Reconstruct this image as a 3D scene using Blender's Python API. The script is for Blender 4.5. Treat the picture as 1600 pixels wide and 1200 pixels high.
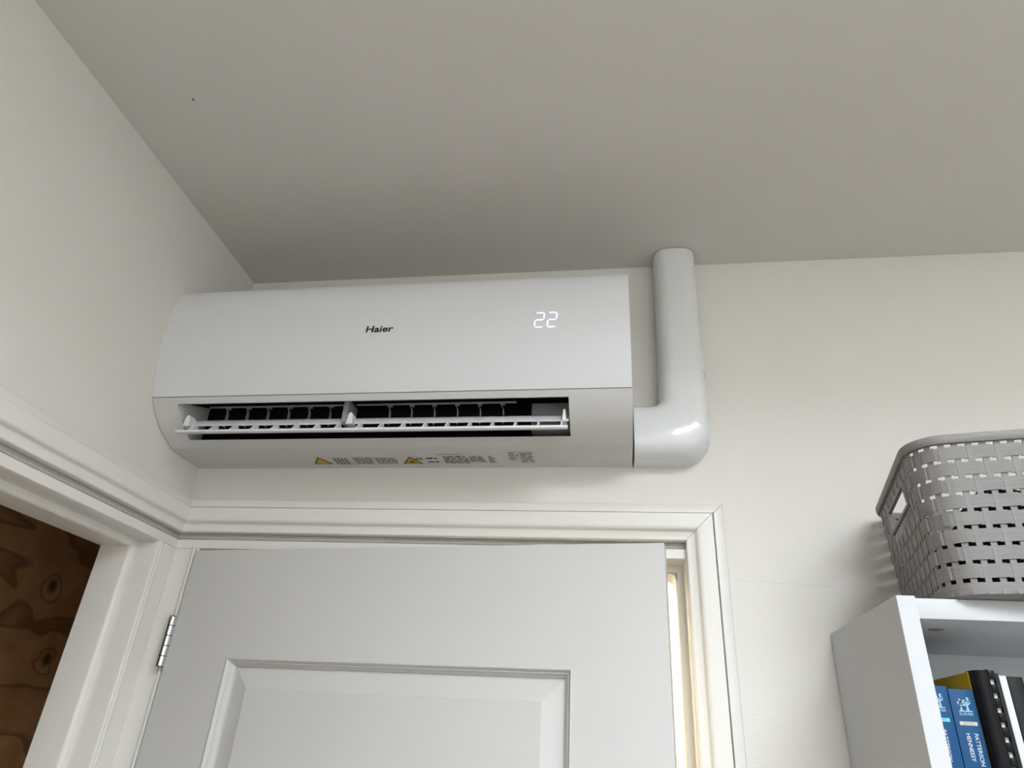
import bpy, bmesh, math, random
from mathutils import Vector, Matrix

random.seed(4)
for o in list(bpy.data.objects):
    bpy.data.objects.remove(o, do_unlink=True)
scene = bpy.context.scene
COL = scene.collection
Z0 = 1.844                      # camera height; heights below are written relative to it

# ------------------------------------------------------------------ camera
cam_d = bpy.data.cameras.new('camera')
cam = bpy.data.objects.new('camera', cam_d)
COL.objects.link(cam)
cam_d.sensor_fit = 'HORIZONTAL'
cam_d.sensor_width = 36.0
cam_d.lens = 36.0 * 1055.1 / 1600.0
cam_d.clip_start = 0.02
_r = Vector((0.9884107, 0.1403115, 0.0579391))
_u = Vector((0.0165506, -0.4790018, 0.8776579))
_f = Vector((-0.1508985, 0.8665275, 0.4757728))
M4 = Matrix((( _r.x, _u.x, -_f.x, 0.7902), (_r.y, _u.y, -_f.y, -1.1152), (_r.z, _u.z, -_f.z, Z0), (0, 0, 0, 1)))
cam.matrix_world = M4
scene.camera = cam

# ------------------------------------------------------------------ world, lights, exposure
world = bpy.data.worlds.new('world')
scene.world = world
world.use_nodes = True
wn = world.node_tree.nodes
wn['Background'].inputs[0].default_value = (0.78, 0.88, 1.0, 1)
wn['Background'].inputs[1].default_value = 1.0

ROOM_X1, ROOM_Y0 = 2.7, -2.85
H = Z0 + 0.878                          # flat ceiling height near the air conditioner
WIN = (1.00, 2.20, -2.65, -1.05)        # rooflight well behind the camera: x0, x1, y0, y1
GZ = H + 0.36                           # glazing height at the top of the well
ld = bpy.data.lights.new('rooflight_daylight', 'AREA')
ld.shape = 'RECTANGLE'
ld.size = WIN[1] - WIN[0]
ld.size_y = WIN[3] - WIN[2]
ld.energy = 165.0
ld.color = (0.87, 0.93, 1.0)
lo = bpy.data.objects.new('rooflight_daylight', ld)
COL.objects.link(lo)
lo.location = ((WIN[0] + WIN[1]) / 2, (WIN[2] + WIN[3]) / 2, GZ + 0.06)

vs = scene.view_settings
vs.view_transform = 'Standard'
vs.look = 'None'
vs.exposure = 0.0
vs.gamma = 1.0
vs.use_curve_mapping = False

# ------------------------------------------------------------------ materials
def mat(name, col, rough=0.5, spec=0.5, metal=0.0, mottled=0.0, mscale=8.0, bump=0.0, bscale=250.0, emit=None, estr=0.0, coat=0.0):
    m = bpy.data.materials.new(name)
    m.use_nodes = True
    nt = m.node_tree
    b = nt.nodes['Principled BSDF']
    b.inputs['Base Color'].default_value = (*col, 1)
    b.inputs['Roughness'].default_value = rough
    b.inputs['Specular IOR Level'].default_value = spec
    b.inputs['Metallic'].default_value = metal
    b.inputs['Coat Weight'].default_value = coat
    tc = nt.nodes.new('ShaderNodeTexCoord')
    if mottled > 0:
        n = nt.nodes.new('ShaderNodeTexNoise')
        n.inputs['Scale'].default_value = mscale
        n.inputs['Detail'].default_value = 4
        nt.links.new(tc.outputs['Object'], n.inputs['Vector'])
        mx = nt.nodes.new('ShaderNodeMix')
        mx.data_type = 'RGBA'
        mx.inputs[6].default_value = (*[c * (1 - mottled) for c in col], 1)
        mx.inputs[7].default_value = (*[min(1, c * (1 + mottled)) for c in col], 1)
        nt.links.new(n.outputs['Fac'], mx.inputs[0])
        nt.links.new(mx.outputs[2], b.inputs['Base Color'])
    if bump > 0:
        n = nt.nodes.new('ShaderNodeTexNoise')
        n.inputs['Scale'].default_value = bscale
        n.inputs['Detail'].default_value = 3
        nt.links.new(tc.outputs['Object'], n.inputs['Vector'])
        bp = nt.nodes.new('ShaderNodeBump')
        bp.inputs['Strength'].default_value = bump
        bp.inputs['Distance'].default_value = 0.002
        nt.links.new(n.outputs['Fac'], bp.inputs['Height'])
        nt.links.new(bp.outputs['Normal'], b.inputs['Normal'])
    if emit:
        b.inputs['Emission Color'].default_value = (*emit, 1)
        b.inputs['Emission Strength'].default_value = estr
    return m

M = {}
M['wall'] = mat('wall_paint', (0.74, 0.715, 0.67), 0.75, 0.3, mottled=0.015, mscale=6, bump=0.28, bscale=190)
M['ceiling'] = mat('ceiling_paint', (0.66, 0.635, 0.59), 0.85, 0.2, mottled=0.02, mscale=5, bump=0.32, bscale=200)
M['trim'] = mat('trim_gloss_paint', (0.75, 0.73, 0.69), 0.38, 0.45, mottled=0.01, mscale=20, bump=0.04, bscale=90)
M['door'] = mat('door_satin_paint', (0.585, 0.58, 0.565), 0.42, 0.4, mottled=0.01, mscale=10, bump=0.03, bscale=220)
M['ac'] = mat('white_abs_plastic', (0.72, 0.725, 0.745), 0.42, 0.35, bump=0.03, bscale=900)
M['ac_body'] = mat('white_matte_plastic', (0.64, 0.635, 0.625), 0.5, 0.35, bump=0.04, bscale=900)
M['flap'] = mat('flap_white_plastic', (0.80, 0.81, 0.83), 0.35, 0.45)
M['ac_grey'] = mat('inner_grey_plastic', (0.30, 0.30, 0.305), 0.5, 0.3)
M['ac_black'] = mat('duct_black_plastic', (0.008, 0.008, 0.009), 0.7, 0.1)
M['vane'] = mat('vane_grey_plastic', (0.34, 0.34, 0.34), 0.45, 0.4)
M['pipe'] = mat('duct_white_plastic', (0.72, 0.725, 0.72), 0.30, 0.4, bump=0.02, bscale=300)
M['elbow'] = mat('elbow_gloss_plastic', (0.74, 0.75, 0.755), 0.10, 0.5)
M['ink'] = mat('black_print', (0.012, 0.012, 0.013), 0.5, 0.3)
M['greyink'] = mat('grey_print', (0.16, 0.155, 0.15), 0.6, 0.2)
M['yellow_print'] = mat('yellow_print', (0.55, 0.38, 0.015), 0.5, 0.3)
M['sticker'] = mat('sticker_paper', (0.62, 0.615, 0.60), 0.5, 0.3)
M['led'] = mat('display_led', (0.25, 0.25, 0.30), 0.4, emit=(0.76, 0.77, 1.0), estr=1.25)
M['steel'] = mat('hinge_steel', (0.62, 0.64, 0.65), 0.22, metal=1.0)
M['darksteel'] = mat('hinge_gap', (0.05, 0.05, 0.05), 0.5, metal=0.6)
M['shelfwhite'] = mat('bookcase_foil_white', (0.51, 0.52, 0.535), 0.6, 0.2)
M['camcap'] = mat('cam_cap_grey', (0.22, 0.21, 0.20), 0.6)
M['blue'] = mat('book_blue_cover', (0.002, 0.052, 0.145), 0.5, 0.2, mottled=0.12, mscale=60)
M['paper'] = mat('paper', (0.78, 0.76, 0.70), 0.8, 0.2)
M['print_white'] = mat('white_print', (0.50, 0.56, 0.62), 0.5, 0.3)
M['print_pale'] = mat('pale_blue_print', (0.25, 0.42, 0.54), 0.5, 0.3)
M['print_cyan'] = mat('cyan_print', (0.12, 0.55, 0.68), 0.5, 0.3)
M['print_tan'] = mat('cream_print', (0.52, 0.50, 0.42), 0.5, 0.3)
M['yellow'] = mat('yellow_card', (0.46, 0.31, 0.008), 0.45, 0.4)
M['black'] = mat('black_plastic_cover', (0.005, 0.005, 0.006), 0.35, 0.15)
M['blackmat'] = mat('black_card', (0.009, 0.009, 0.009), 0.5, 0.15)
M['floor'] = mat('floor_laminate', (0.16, 0.135, 0.11), 0.45, 0.4, mottled=0.15, mscale=12)
M['warm_lamp'] = mat('warm_lamp_glass', (0.9, 0.85, 0.75), 0.4, emit=(1.0, 0.91, 0.74), estr=150.0)
M['hall'] = mat('hall_paint', (0.82, 0.80, 0.75), 0.8, 0.2)

def basket_material():
    m = mat('basket_taupe_plastic', (0.30, 0.285, 0.275), 0.55, 0.25)
    nt = m.node_tree
    b = nt.nodes['Principled BSDF']
    tc = nt.nodes.new('ShaderNodeTexCoord')
    mp = nt.nodes.new('ShaderNodeMapping')
    mp.inputs['Scale'].default_value = (30, 30, 900)
    n = nt.nodes.new('ShaderNodeTexNoise')
    n.inputs['Scale'].default_value = 1.0
    n.inputs['Detail'].default_value = 3
    nt.links.new(tc.outputs['Object'], mp.inputs['Vector'])
    nt.links.new(mp.outputs['Vector'], n.inputs['Vector'])
    cr = nt.nodes.new('ShaderNodeMix')
    cr.data_type = 'RGBA'
    cr.inputs[6].default_value = (0.17, 0.162, 0.155, 1)
    cr.inputs[7].default_value = (0.27, 0.258, 0.25, 1)
    nt.links.new(n.outputs['Fac'], cr.inputs[0])
    nt.links.new(cr.outputs[2], b.inputs['Base Color'])
    bp = nt.nodes.new('ShaderNodeBump')
    bp.inputs['Strength'].default_value = 0.15
    bp.inputs['Distance'].default_value = 0.001
    nt.links.new(n.outputs['Fac'], bp.inputs['Height'])
    nt.links.new(bp.outputs['Normal'], b.inputs['Normal'])
    return m
M['basket'] = basket_material()

def plywood_material(knots):
    m = bpy.data.materials.new('softwood_plywood')
    m.use_nodes = True
    nt = m.node_tree
    N, L = nt.nodes, nt.links
    b = N['Principled BSDF']
    b.inputs['Roughness'].default_value = 0.65
    b.inputs['Specular IOR Level'].default_value = 0.25
    tc = N.new('ShaderNodeTexCoord')
    def math_(op, a, c=None, clamp=False):
        n = N.new('ShaderNodeMath'); n.operation = op; n.use_clamp = clamp
        for i, v in enumerate((a, c)):
            if v is None: continue
            if isinstance(v, (int, float)): n.inputs[i].default_value = v
            else: L.new(v, n.inputs[i])
        return n.outputs[0]
    def ramp(fac, stops):
        r = N.new('ShaderNodeValToRGB')
        e = r.color_ramp.elements
        while len(e) < len(stops): e.new(0.5)
        for k, (p, c) in enumerate(stops):
            e[k].position = p; e[k].color = (*c, 1)
        L.new(fac, r.inputs[0])
        return r.outputs[0]
    # growth-ring field: stretched noise, pushed aside around each knot
    mp = N.new('ShaderNodeMapping')
    mp.inputs['Scale'].default_value = (1, 1.5, 4.0)
    L.new(tc.outputs['Object'], mp.inputs['Vector'])
    n1 = N.new('ShaderNodeTexNoise')
    n1.inputs['Scale'].default_value = 1.7; n1.inputs['Detail'].default_value = 1.5; n1.inputs['Distortion'].default_value = 0.5
    L.new(mp.outputs[0], n1.inputs['Vector'])
    field = math_('MULTIPLY', n1.outputs['Fac'], 4.5)
    knotmask = None
    for (y, z, rad) in knots:
        sub = N.new('ShaderNodeVectorMath'); sub.operation = 'SUBTRACT'
        L.new(tc.outputs['Object'], sub.inputs[0]); sub.inputs[1].default_value = (0, y, z)
        sc = N.new('ShaderNodeVectorMath'); sc.operation = 'MULTIPLY'
        L.new(sub.outputs[0], sc.inputs[0]); sc.inputs[1].default_value = (0, 1.0, 0.85)
        ln = N.new('ShaderNodeVectorMath'); ln.operation = 'LENGTH'
        L.new(sc.outputs[0], ln.inputs[0])
        d = math_('DIVIDE', ln.outputs['Value'], rad)
        g = math_('POWER', 2.718, math_('MULTIPLY', math_('MULTIPLY', d, d), -0.22))
        field = math_('ADD', field, math_('MULTIPLY', g, 1.1))
        k = math_('SUBTRACT', 1.15, d, True)
        knotmask = k if knotmask is None else math_('MAXIMUM', knotmask, k)
    fr = math_('FRACT', field)
    line = ramp(fr, [(0.0, (0.35, 0.3, 0.28)), (0.06, (1, 1, 1)), (0.75, (0.94, 0.93, 0.92)), (0.985, (0.5, 0.46, 0.43))])
    n2 = N.new('ShaderNodeTexNoise')
    n2.inputs['Scale'].default_value = 9; n2.inputs['Detail'].default_value = 6
    L.new(tc.outputs['Object'], n2.inputs['Vector'])
    base = ramp(n2.outputs['Fac'], [(0.3, (0.52, 0.28, 0.12)), (0.7, (0.74, 0.45, 0.22))])
    mx = N.new('ShaderNodeMix'); mx.data_type = 'RGBA'; mx.blend_type = 'MULTIPLY'
    mx.inputs[0].default_value = 0.85
    L.new(base, mx.inputs[6]); L.new(line, mx.inputs[7])
    mk = N.new('ShaderNodeMix'); mk.data_type = 'RGBA'
    L.new(math_('MULTIPLY', knotmask, 1.4, True), mk.inputs[0])
    L.new(mx.outputs[2], mk.inputs[6]); mk.inputs[7].default_value = (0.13, 0.075, 0.04, 1)
    L.new(mk.outputs[2], b.inputs['Base Color'])
    return m

# ------------------------------------------------------------------ helpers
def tag(o, label=None, cat=None, group=None, kind=None):
    if label: o['label'] = label
    if cat: o['category'] = cat
    if group: o['group'] = group
    if kind: o['kind'] = kind
    return o

def empty(name, loc=(0, 0, 0), parent=None):
    o = bpy.data.objects.new(name, None)
    o.empty_display_size = 0.05
    COL.objects.link(o)
    o.location = loc
    if parent: o.parent = parent
    return o

def finish(name, bm, material, parent=None, smooth=None, recalc=True):
    """link a bmesh given in world coordinates; parents are unrotated empties or meshes at the origin"""
    if recalc:
        bmesh.ops.recalc_face_normals(bm, faces=bm.faces)
    me = bpy.data.meshes.new(name)
    bm.to_mesh(me)
    bm.free()
    if smooth is not None:
        me.shade_smooth()
        me.set_sharp_from_angle(angle=math.radians(smooth))
    mats = material if isinstance(material, (list, tuple)) else [material]
    for mm in mats: me.materials.append(M[mm] if isinstance(mm, str) else mm)
    o = bpy.data.objects.new(name, me)
    COL.objects.link(o)
    if parent is not None:
        o.parent = parent
        if parent.type == 'EMPTY' and parent.parent is None:
            o.matrix_parent_inverse = parent.matrix_basis.inverted()
    return o

def add_box(bm, lo, hi, bev=0.0, seg=2):
    n0 = set(bm.verts)
    vs_ = [bm.verts.new((x, y, z)) for x in (lo[0], hi[0]) for y in (lo[1], hi[1]) for z in (lo[2], hi[2])]
    idx = [(0, 1, 3, 2), (4, 6, 7, 5), (0, 4, 5, 1), (2, 3, 7, 6), (0, 2, 6, 4), (1, 5, 7, 3)]
    fs = [bm.faces.new([vs_[i] for i in f]) for f in idx]
    if bev > 0:
        es = list({e for f in fs for e in f.edges})
        bmesh.ops.bevel(bm, geom=es, offset=bev, segments=seg, profile=0.5, affect='EDGES')
    return [v for v in bm.verts if v not in n0]

def box_obj(name, lo, hi, material, parent=None, bev=0.0, smooth=None):
    bm = bmesh.new()
    add_box(bm, lo, hi, bev)
    return finish(name, bm, material, parent, smooth if smooth is not None else (40 if bev > 0 else None))

def add_prism(bm, sections, closed=True, caps=True):
    """sections: list of equally long vertex rings"""
    rings = [[bm.verts.new(p) for p in s] for s in sections]
    n = len(rings[0])
    for a, b in zip(rings[:-1], rings[1:]):
        for i in range(n if closed else n - 1):
            j = (i + 1) % n
            bm.faces.new((a[i], a[j], b[j], b[i]))
    if caps and closed:
        bm.faces.new(rings[0]); bm.faces.new(list(reversed(rings[-1])))
    return rings

def add_cyl(bm, p0, p1, r, n=16, r1=None):
    p0, p1 = Vector(p0), Vector(p1)
    d = (p1 - p0).normalized()
    a = d.orthogonal().normalized(); b = d.cross(a)
    r1 = r if r1 is None else r1
    ring = lambda p, rr: [tuple(p + (a * math.cos(2 * math.pi * k / n) + b * math.sin(2 * math.pi * k / n)) * rr) for k in range(n)]
    add_prism(bm, [ring(p0, r), ring(p1, r1)])

def catmull(pts, sub=6):
    out = []
    P = [Vector(p) for p in pts]
    for i in range(len(P) - 1):
        p0 = P[i - 1] if i > 0 else P[i] * 2 - P[i + 1]
        p1, p2 = P[i], P[i + 1]
        p3 = P[i + 2] if i + 2 < len(P) else P[i + 1] * 2 - P[i]
        for k in range(sub):
            t = k / sub
            out.append(0.5 * ((2 * p1) + (p2 - p0) * t + (2 * p0 - 5 * p1 + 4 * p2 - p3) * t * t + (3 * p1 - p0 - 3 * p2 + p3) * t ** 3))
    out.append(P[-1].copy())
    return out

def text_bm(body, size, offset=0.0, spacing=1.0, shear=0.0, align='LEFT'):
    """flat filled lettering in the xy plane as a bmesh"""
    c = bpy.data.curves.new('lettering', 'FONT')
    c.body = body; c.size = size; c.offset = offset; c.space_character = spacing; c.shear = shear
    c.align_x = align; c.fill_mode = 'FRONT'; c.resolution_u = 4
    o = bpy.data.objects.new('lettering', c)
    COL.objects.link(o)
    bpy.context.view_layer.update()
    me = bpy.data.meshes.new_from_object(o.evaluated_get(bpy.context.evaluated_depsgraph_get()))
    bpy.data.objects.remove(o); bpy.data.curves.remove(c)
    bm = bmesh.new(); bm.from_mesh(me); bpy.data.meshes.remove(me)
    return bm

# ------------------------------------------------------------------ room shell
D_OX1 = 0.905                    # right end of the wall opening for the hall door
D_TOP = Z0 + 0.325               # top of both wall openings
L_OY0 = -0.96                    # far end of the left wall opening
TH = 0.10

bm = bmesh.new()
add_box(bm, (D_OX1, 0, 0), (ROOM_X1 + TH, TH, H + 0.1))
add_box(bm, (-TH, 0, D_TOP), (D_OX1, TH, H + 0.1))
tag(finish('wall_back', bm, 'wall'), 'off-white painted wall behind the air conditioner', 'wall', kind='structure')
bm = bmesh.new()
add_box(bm, (-TH, ROOM_Y0, 0), (0, L_OY0, H + 0.1))
add_box(bm, (-TH, L_OY0, D_TOP), (0, 0, H + 0.1))
add_box(bm, (-TH, TH, 0), (-0.02, 1.7, H + 0.1))
tag(finish('wall_left', bm, 'wall'), 'off-white painted wall with the open closet doorway', 'wall', kind='structure')
tag(box_obj('wall_right', (ROOM_X1, ROOM_Y0, 0), (ROOM_X1 + TH, 0, H + 0.1), 'wall'), 'off-white wall on the bookcase side of the room', 'wall', kind='structure')
tag(box_obj('wall_rear', (-TH, ROOM_Y0 - TH, 0), (ROOM_X1 + TH, ROOM_Y0, H + 0.1), 'wall'), 'off-white wall opposite the air conditioner', 'wall', kind='structure')
bm = bmesh.new()
add_box(bm, (-TH, WIN[3], H), (ROOM_X1 + TH, TH, H + 0.12))
add_box(bm, (-TH, ROOM_Y0 - TH, H), (ROOM_X1 + TH, WIN[2], H + 0.12))
add_box(bm, (-TH, WIN[2], H), (WIN[0], WIN[3], H + 0.12))
add_box(bm, (WIN[1], WIN[2], H), (ROOM_X1 + TH, WIN[3], H + 0.12))
# sides of the rooflight well
add_box(bm, (WIN[0] - 0.05, WIN[2] - 0.05, H + 0.12), (WIN[0], WIN[3] + 0.05, GZ + 0.05))
add_box(bm, (WIN[1], WIN[2] - 0.05, H + 0.12), (WIN[1] + 0.05, WIN[3] + 0.05, GZ + 0.05))
add_box(bm, (WIN[0], WIN[2] - 0.05, H + 0.12), (WIN[1], WIN[2], GZ + 0.05))
add_box(bm, (WIN[0], WIN[3], H + 0.12), (WIN[1], WIN[3] + 0.05, GZ + 0.05))
tag(finish('ceiling', bm, 'ceiling'), 'flat painted plaster ceiling above the air conditioner', 'ceiling', kind='structure')
tag(box_obj('floor', (-TH - 0.7, ROOM_Y0 - TH, -0.1), (ROOM_X1 + TH, 1.8, 0), 'floor'), 'laminate floor of the room', 'floor', kind='structure')

# small paint mark on the ceiling and a hairline crack in the wall beside the door casing
M['mark'] = mat('grey_mark', (0.20, 0.19, 0.18), 0.8, 0.1)
bm = bmesh.new()
bm.faces.new([bm.verts.new((0.1350 + 0.0022 * math.cos(k * math.pi / 4), -0.4730 + 0.0030 * math.sin(k * math.pi / 4), H - 0.0003)) for k in range(8)])
finish('ceiling_mark', bm, 'mark', bpy.data.objects['ceiling'], recalc=False)
M['crack'] = mat('crack_grey', (0.56, 0.545, 0.51), 0.9, 0.1)
bm = bmesh.new()
cr = [(0.968 + 0.0135 * k, Z0 + 0.2545 - 0.0006 * k + 0.0009 * math.sin(k * 2.1)) for k in range(12)]
vt = [bm.verts.new((x, -0.0003, z + 0.00022)) for x, z in cr]; vb = [bm.verts.new((x, -0.0003, z - 0.00022)) for x, z in cr]
for k in range(11): bm.faces.new((vb[k], vb[k + 1], vt[k + 1], vt[k]))
finish('hairline_crack', bm, 'crack', bpy.data.objects['wall_back'], recalc=False)

# rooflight at the top of the well
w = empty('window_1', (WIN[0], WIN[2], GZ))
tag(w, 'white framed rooflight letting daylight into the room', 'window', kind='structure')
bm = bmesh.new()
fw = 0.05
add_box(bm, (WIN[0], WIN[2], GZ), (WIN[0] + fw, WIN[3], GZ + 0.04))
add_box(bm, (WIN[1] - fw, WIN[2], GZ), (WIN[1], WIN[3], GZ + 0.04))
add_box(bm, (WIN[0] + fw, WIN[2], GZ), (WIN[1] - fw, WIN[2] + fw, GZ + 0.04))
add_box(bm, (WIN[0] + fw, WIN[3] - fw, GZ), (WIN[1] - fw, WIN[3], GZ + 0.04))
finish('window_frame', bm, 'trim', w)
mp_ = bpy.data.materials.new('window_glass'); mp_.use_nodes = True
nt = mp_.node_tree
tr = nt.nodes.new('ShaderNodeBsdfTransparent'); gl = nt.nodes.new('ShaderNodeBsdfGlossy'); mxs = nt.nodes.new('ShaderNodeMixShader')
gl.inputs['Roughness'].default_value = 0.02; mxs.inputs[0].default_value = 0.06
nt.links.new(tr.outputs[0], mxs.inputs[1]); nt.links.new(gl.outputs[0], mxs.inputs[2])
nt.links.new(mxs.outputs[0], nt.nodes['Material Output'].inputs[0])
M['glass'] = mp_
box_obj('window_pane', (WIN[0] + fw, WIN[2] + fw, GZ + 0.015), (WIN[1] - fw, WIN[3] - fw, GZ + 0.020), 'glass', w)

# hallway behind the ajar door
bm = bmesh.new()
HX0, HX1, HY1 = -0.02, 2.0, 1.6
add_box(bm, (HX0 - 0.06, HY1, 0), (HX1 + 0.06, HY1 + 0.06, H))
add_box(bm, (HX1, TH, 0), (HX1 + 0.06, HY1, H))
add_box(bm, (HX0 - 0.06, TH, H), (HX1 + 0.06, HY1 + 0.06, H + 0.1))
tag(finish('wall_hall', bm, 'hall'), 'warm lit hallway walls seen through the door gap', 'wall', kind='structure')
hl = empty('hall_lamp', (0.50, 0.8, H))
tag(hl, 'round warm ceiling lamp in the hallway behind the door', 'lamp')
bm = bmesh.new(); add_cyl(bm, (0.50, 0.8, H - 0.02), (0.50, 0.8, H), 0.10, 24)
finish('lamp_base', bm, 'trim', hl, 40)
bm = bmesh.new()
bmesh.ops.create_uvsphere(bm, u_segments=24, v_segments=12, radius=0.13, matrix=Matrix.Translation((0.50, 0.8, H - 0.07)) @ Matrix.Diagonal((1, 1, 0.5, 1)))
finish('lamp_shade', bm, 'warm_lamp', hl, 60)

# closet behind the left opening
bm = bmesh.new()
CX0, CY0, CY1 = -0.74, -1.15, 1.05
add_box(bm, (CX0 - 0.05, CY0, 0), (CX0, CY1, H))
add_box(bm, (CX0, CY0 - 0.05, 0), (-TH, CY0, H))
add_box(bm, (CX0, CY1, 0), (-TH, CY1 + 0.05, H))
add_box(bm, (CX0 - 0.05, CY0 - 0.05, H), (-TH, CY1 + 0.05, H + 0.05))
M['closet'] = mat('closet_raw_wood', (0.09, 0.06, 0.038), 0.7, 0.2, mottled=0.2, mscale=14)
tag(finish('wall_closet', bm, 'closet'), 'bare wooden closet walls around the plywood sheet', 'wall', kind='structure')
PLX = -0.58
M['ply'] = plywood_material([(0.398, Z0 + 0.288, 0.017), (0.462, Z0 + 0.128, 0.016), (0.20, Z0 + 0.05, 0.013), (-0.2, Z0 + 0.1, 0.015)])
tag(box_obj('plywood_sheet', (PLX - 0.018, -1.1, 0.0), (PLX, 1.02, H - 0.05), 'ply', bev=0.001), 'brown knotty plywood sheet standing inside the dark closet doorway', 'plywood')

# ------------------------------------------------------------------ door frames and casings
# frame section in (a, d): a = distance from the opening edge, outward; d = depth into the wall
RB, ST, FD = 0.040, 0.013, 0.100      # rebate depth, stop width, frame depth
HEADZ = Z0 + 0.2845                   # underside of both frame heads at the face

STOP = [(-ST, FD), (-ST, RB + 0.007), (-ST + 0.0009, RB + 0.0035), (-ST + 0.0035, RB + 0.0009), (-ST + 0.007, RB), (0.0, RB)]
def bead_section(out):
    """stile section with a double bead on its face edge; a outward (0 = rebate face), d into wall"""
    s = STOP + [(0.0, 0.003)]
    s += [(0.0008, 0.0006), (0.0028, -0.0008), (0.0050, 0.0004), (0.0058, 0.0032), (0.0070, 0.0032), (0.0078, 0.0004), (0.0102, -0.0010), (0.0126, 0.0004), (0.0134, 0.0034), (0.0150, 0.0034), (0.0156, 0.0012)]
    s += [(out, 0.0012), (out, FD)]
    return s

def plain_section(out):
    # face, then a shadow groove with a small bead under the casing
    return STOP + [(0.0, 0.003), (0.002, 0.0), (0.0165, 0.0), (0.0175, 0.0015), (0.0178, 0.0085), (0.0205, 0.0100), (0.0215, 0.0050), (0.0228, 0.0050), (0.0236, 0.0100), (out, 0.0100), (out, FD)]

frame_back = empty('trim_1', (0, 0, 0))
tag(frame_back, 'cream gloss frame and moulded casing around the panelled door', 'door frame', kind='structure')
frame_left = empty('trim_2', (0, 0, 0))
tag(frame_left, 'cream gloss frame and moulded casing around the dark closet doorway', 'door frame', kind='structure')
DXL, DXR = 0.046, 0.897               # rebate faces of the hall door frame
LYR, LYL = -0.049, -0.900             # rebate faces of the closet frame

# back frame: hinge stile, strike stile, head
bm = bmesh.new()
sec = bead_section(DXL + 0.02)
add_prism(bm, [[(DXL - a, d, z) for a, d in sec] for z in (0, HEADZ + 0.01)])
finish('hinge_stile', bm, 'trim', frame_back, 35)
bm = bmesh.new()
sec = STOP + [(0.0, 0.003), (0.002, 0.0), (0.008, 0.0), (0.008, FD)]
add_prism(bm, [[(DXR + a, d, z) for a, d in sec] for z in (0, HEADZ + 0.01)])
finish('strike_stile', bm, 'trim', frame_back, 35)
bm = bmesh.new()
sec = plain_section(0.040)
add_prism(bm, [[(x, d - 0.0005, HEADZ + a) for a, d in sec] for x in (-0.05, DXR + 0.0081)])
finish('frame_head', bm, 'trim', frame_back, 35)
# rounded cove where the stop of the strike stile turns under the head
bm = bmesh.new()
R_ = 0.012
cx, cz = DXR - ST - R_, HEADZ - ST - R_
pts = [(DXR - ST, HEADZ - ST)] + [(cx + R_ * math.cos(t), cz + R_ * math.sin(t)) for t in [math.pi / 2 * k / 6 for k in range(7)]]
add_prism(bm, [[(x, y, z) for x, z in pts] for y in (RB + 0.001, FD)])
finish('corner_cove', bm, 'trim', frame_back, 50)

# left frame
bm = bmesh.new()
sec = bead_section(-LYR + 0.0)
add_prism(bm, [[(-d, LYR + a, z) for a, d in sec] for z in (0, HEADZ + 0.01)])
finish('near_stile', bm, 'trim', frame_left, 35)
bm = bmesh.new()
add_prism(bm, [[(-d, LYL - a, z) for a, d in bead_section(0.06)] for z in (0, HEADZ + 0.01)])
finish('far_stile', bm, 'trim', frame_left, 35)
bm = bmesh.new()
sec = plain_section(0.040)
add_prism(bm, [[(-d + 0.0007, y, HEADZ + a - 0.0003) for a, d in sec] for y in (LYL - 0.0601, 0.05)])
finish('frame_head', bm, 'trim', frame_left, 35)

# casing section (t from inner edge outward, p proud of the wall)
CAS = [(0.0, 0.0), (0.0, 0.0110), (0.0012, 0.0126), (0.0035, 0.0130), (0.0118, 0.0130), (0.0130, 0.0136), (0.0140, 0.0140), (0.0148, 0.0150), (0.0160, 0.0186), (0.0180, 0.0212), (0.0205, 0.0222), (0.0225, 0.0225), (0.0420, 0.0225), (0.0430, 0.0215), (0.0430, 0.0)]
BAND = [(0.0456, 0.0), (0.0456, 0.0125), (0.0464, 0.0140), (0.0580, 0.0140), (0.0605, 0.0125), (0.0622, 0.0085), (0.0632, 0.0)]
CZ, CXR, CYL = Z0 + 0.3125, 0.899, LYL - 0.015
def casing(sec, name):
    # back wall header runs from the room corner to a mitre, then down the right side
    bm = bmesh.new()
    add_prism(bm, [[(p, -p, CZ + t) for t, p in sec], [(CXR + t, -p, CZ + t) for t, p in sec]])
    finish('head_' + name, bm, 'trim', frame_back, 35)
    bm = bmesh.new()
    add_prism(bm, [[(CXR + t + 0.0002, -p, CZ + t - 0.0006) for t, p in sec], [(CXR + t + 0.0002, -p, 0) for t, p in sec]])
    finish('side_' + name, bm, 'trim', frame_back, 35)
    bm = bmesh.new()
    add_prism(bm, [[(p, -p, CZ + t) for t, p in sec], [(p, CYL - t, CZ + t) for t, p in sec]])
    finish('head_' + name, bm, 'trim', frame_left, 35)
    bm = bmesh.new()
    add_prism(bm, [[(p, CYL - t, CZ + t - 0.0006) for t, p in sec], [(p, CYL - t, 0) for t, p in sec]])
    finish('side_' + name, bm, 'trim', frame_left, 35)
casing(CAS, 'casing')
casing(BAND, 'back_band')

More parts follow.
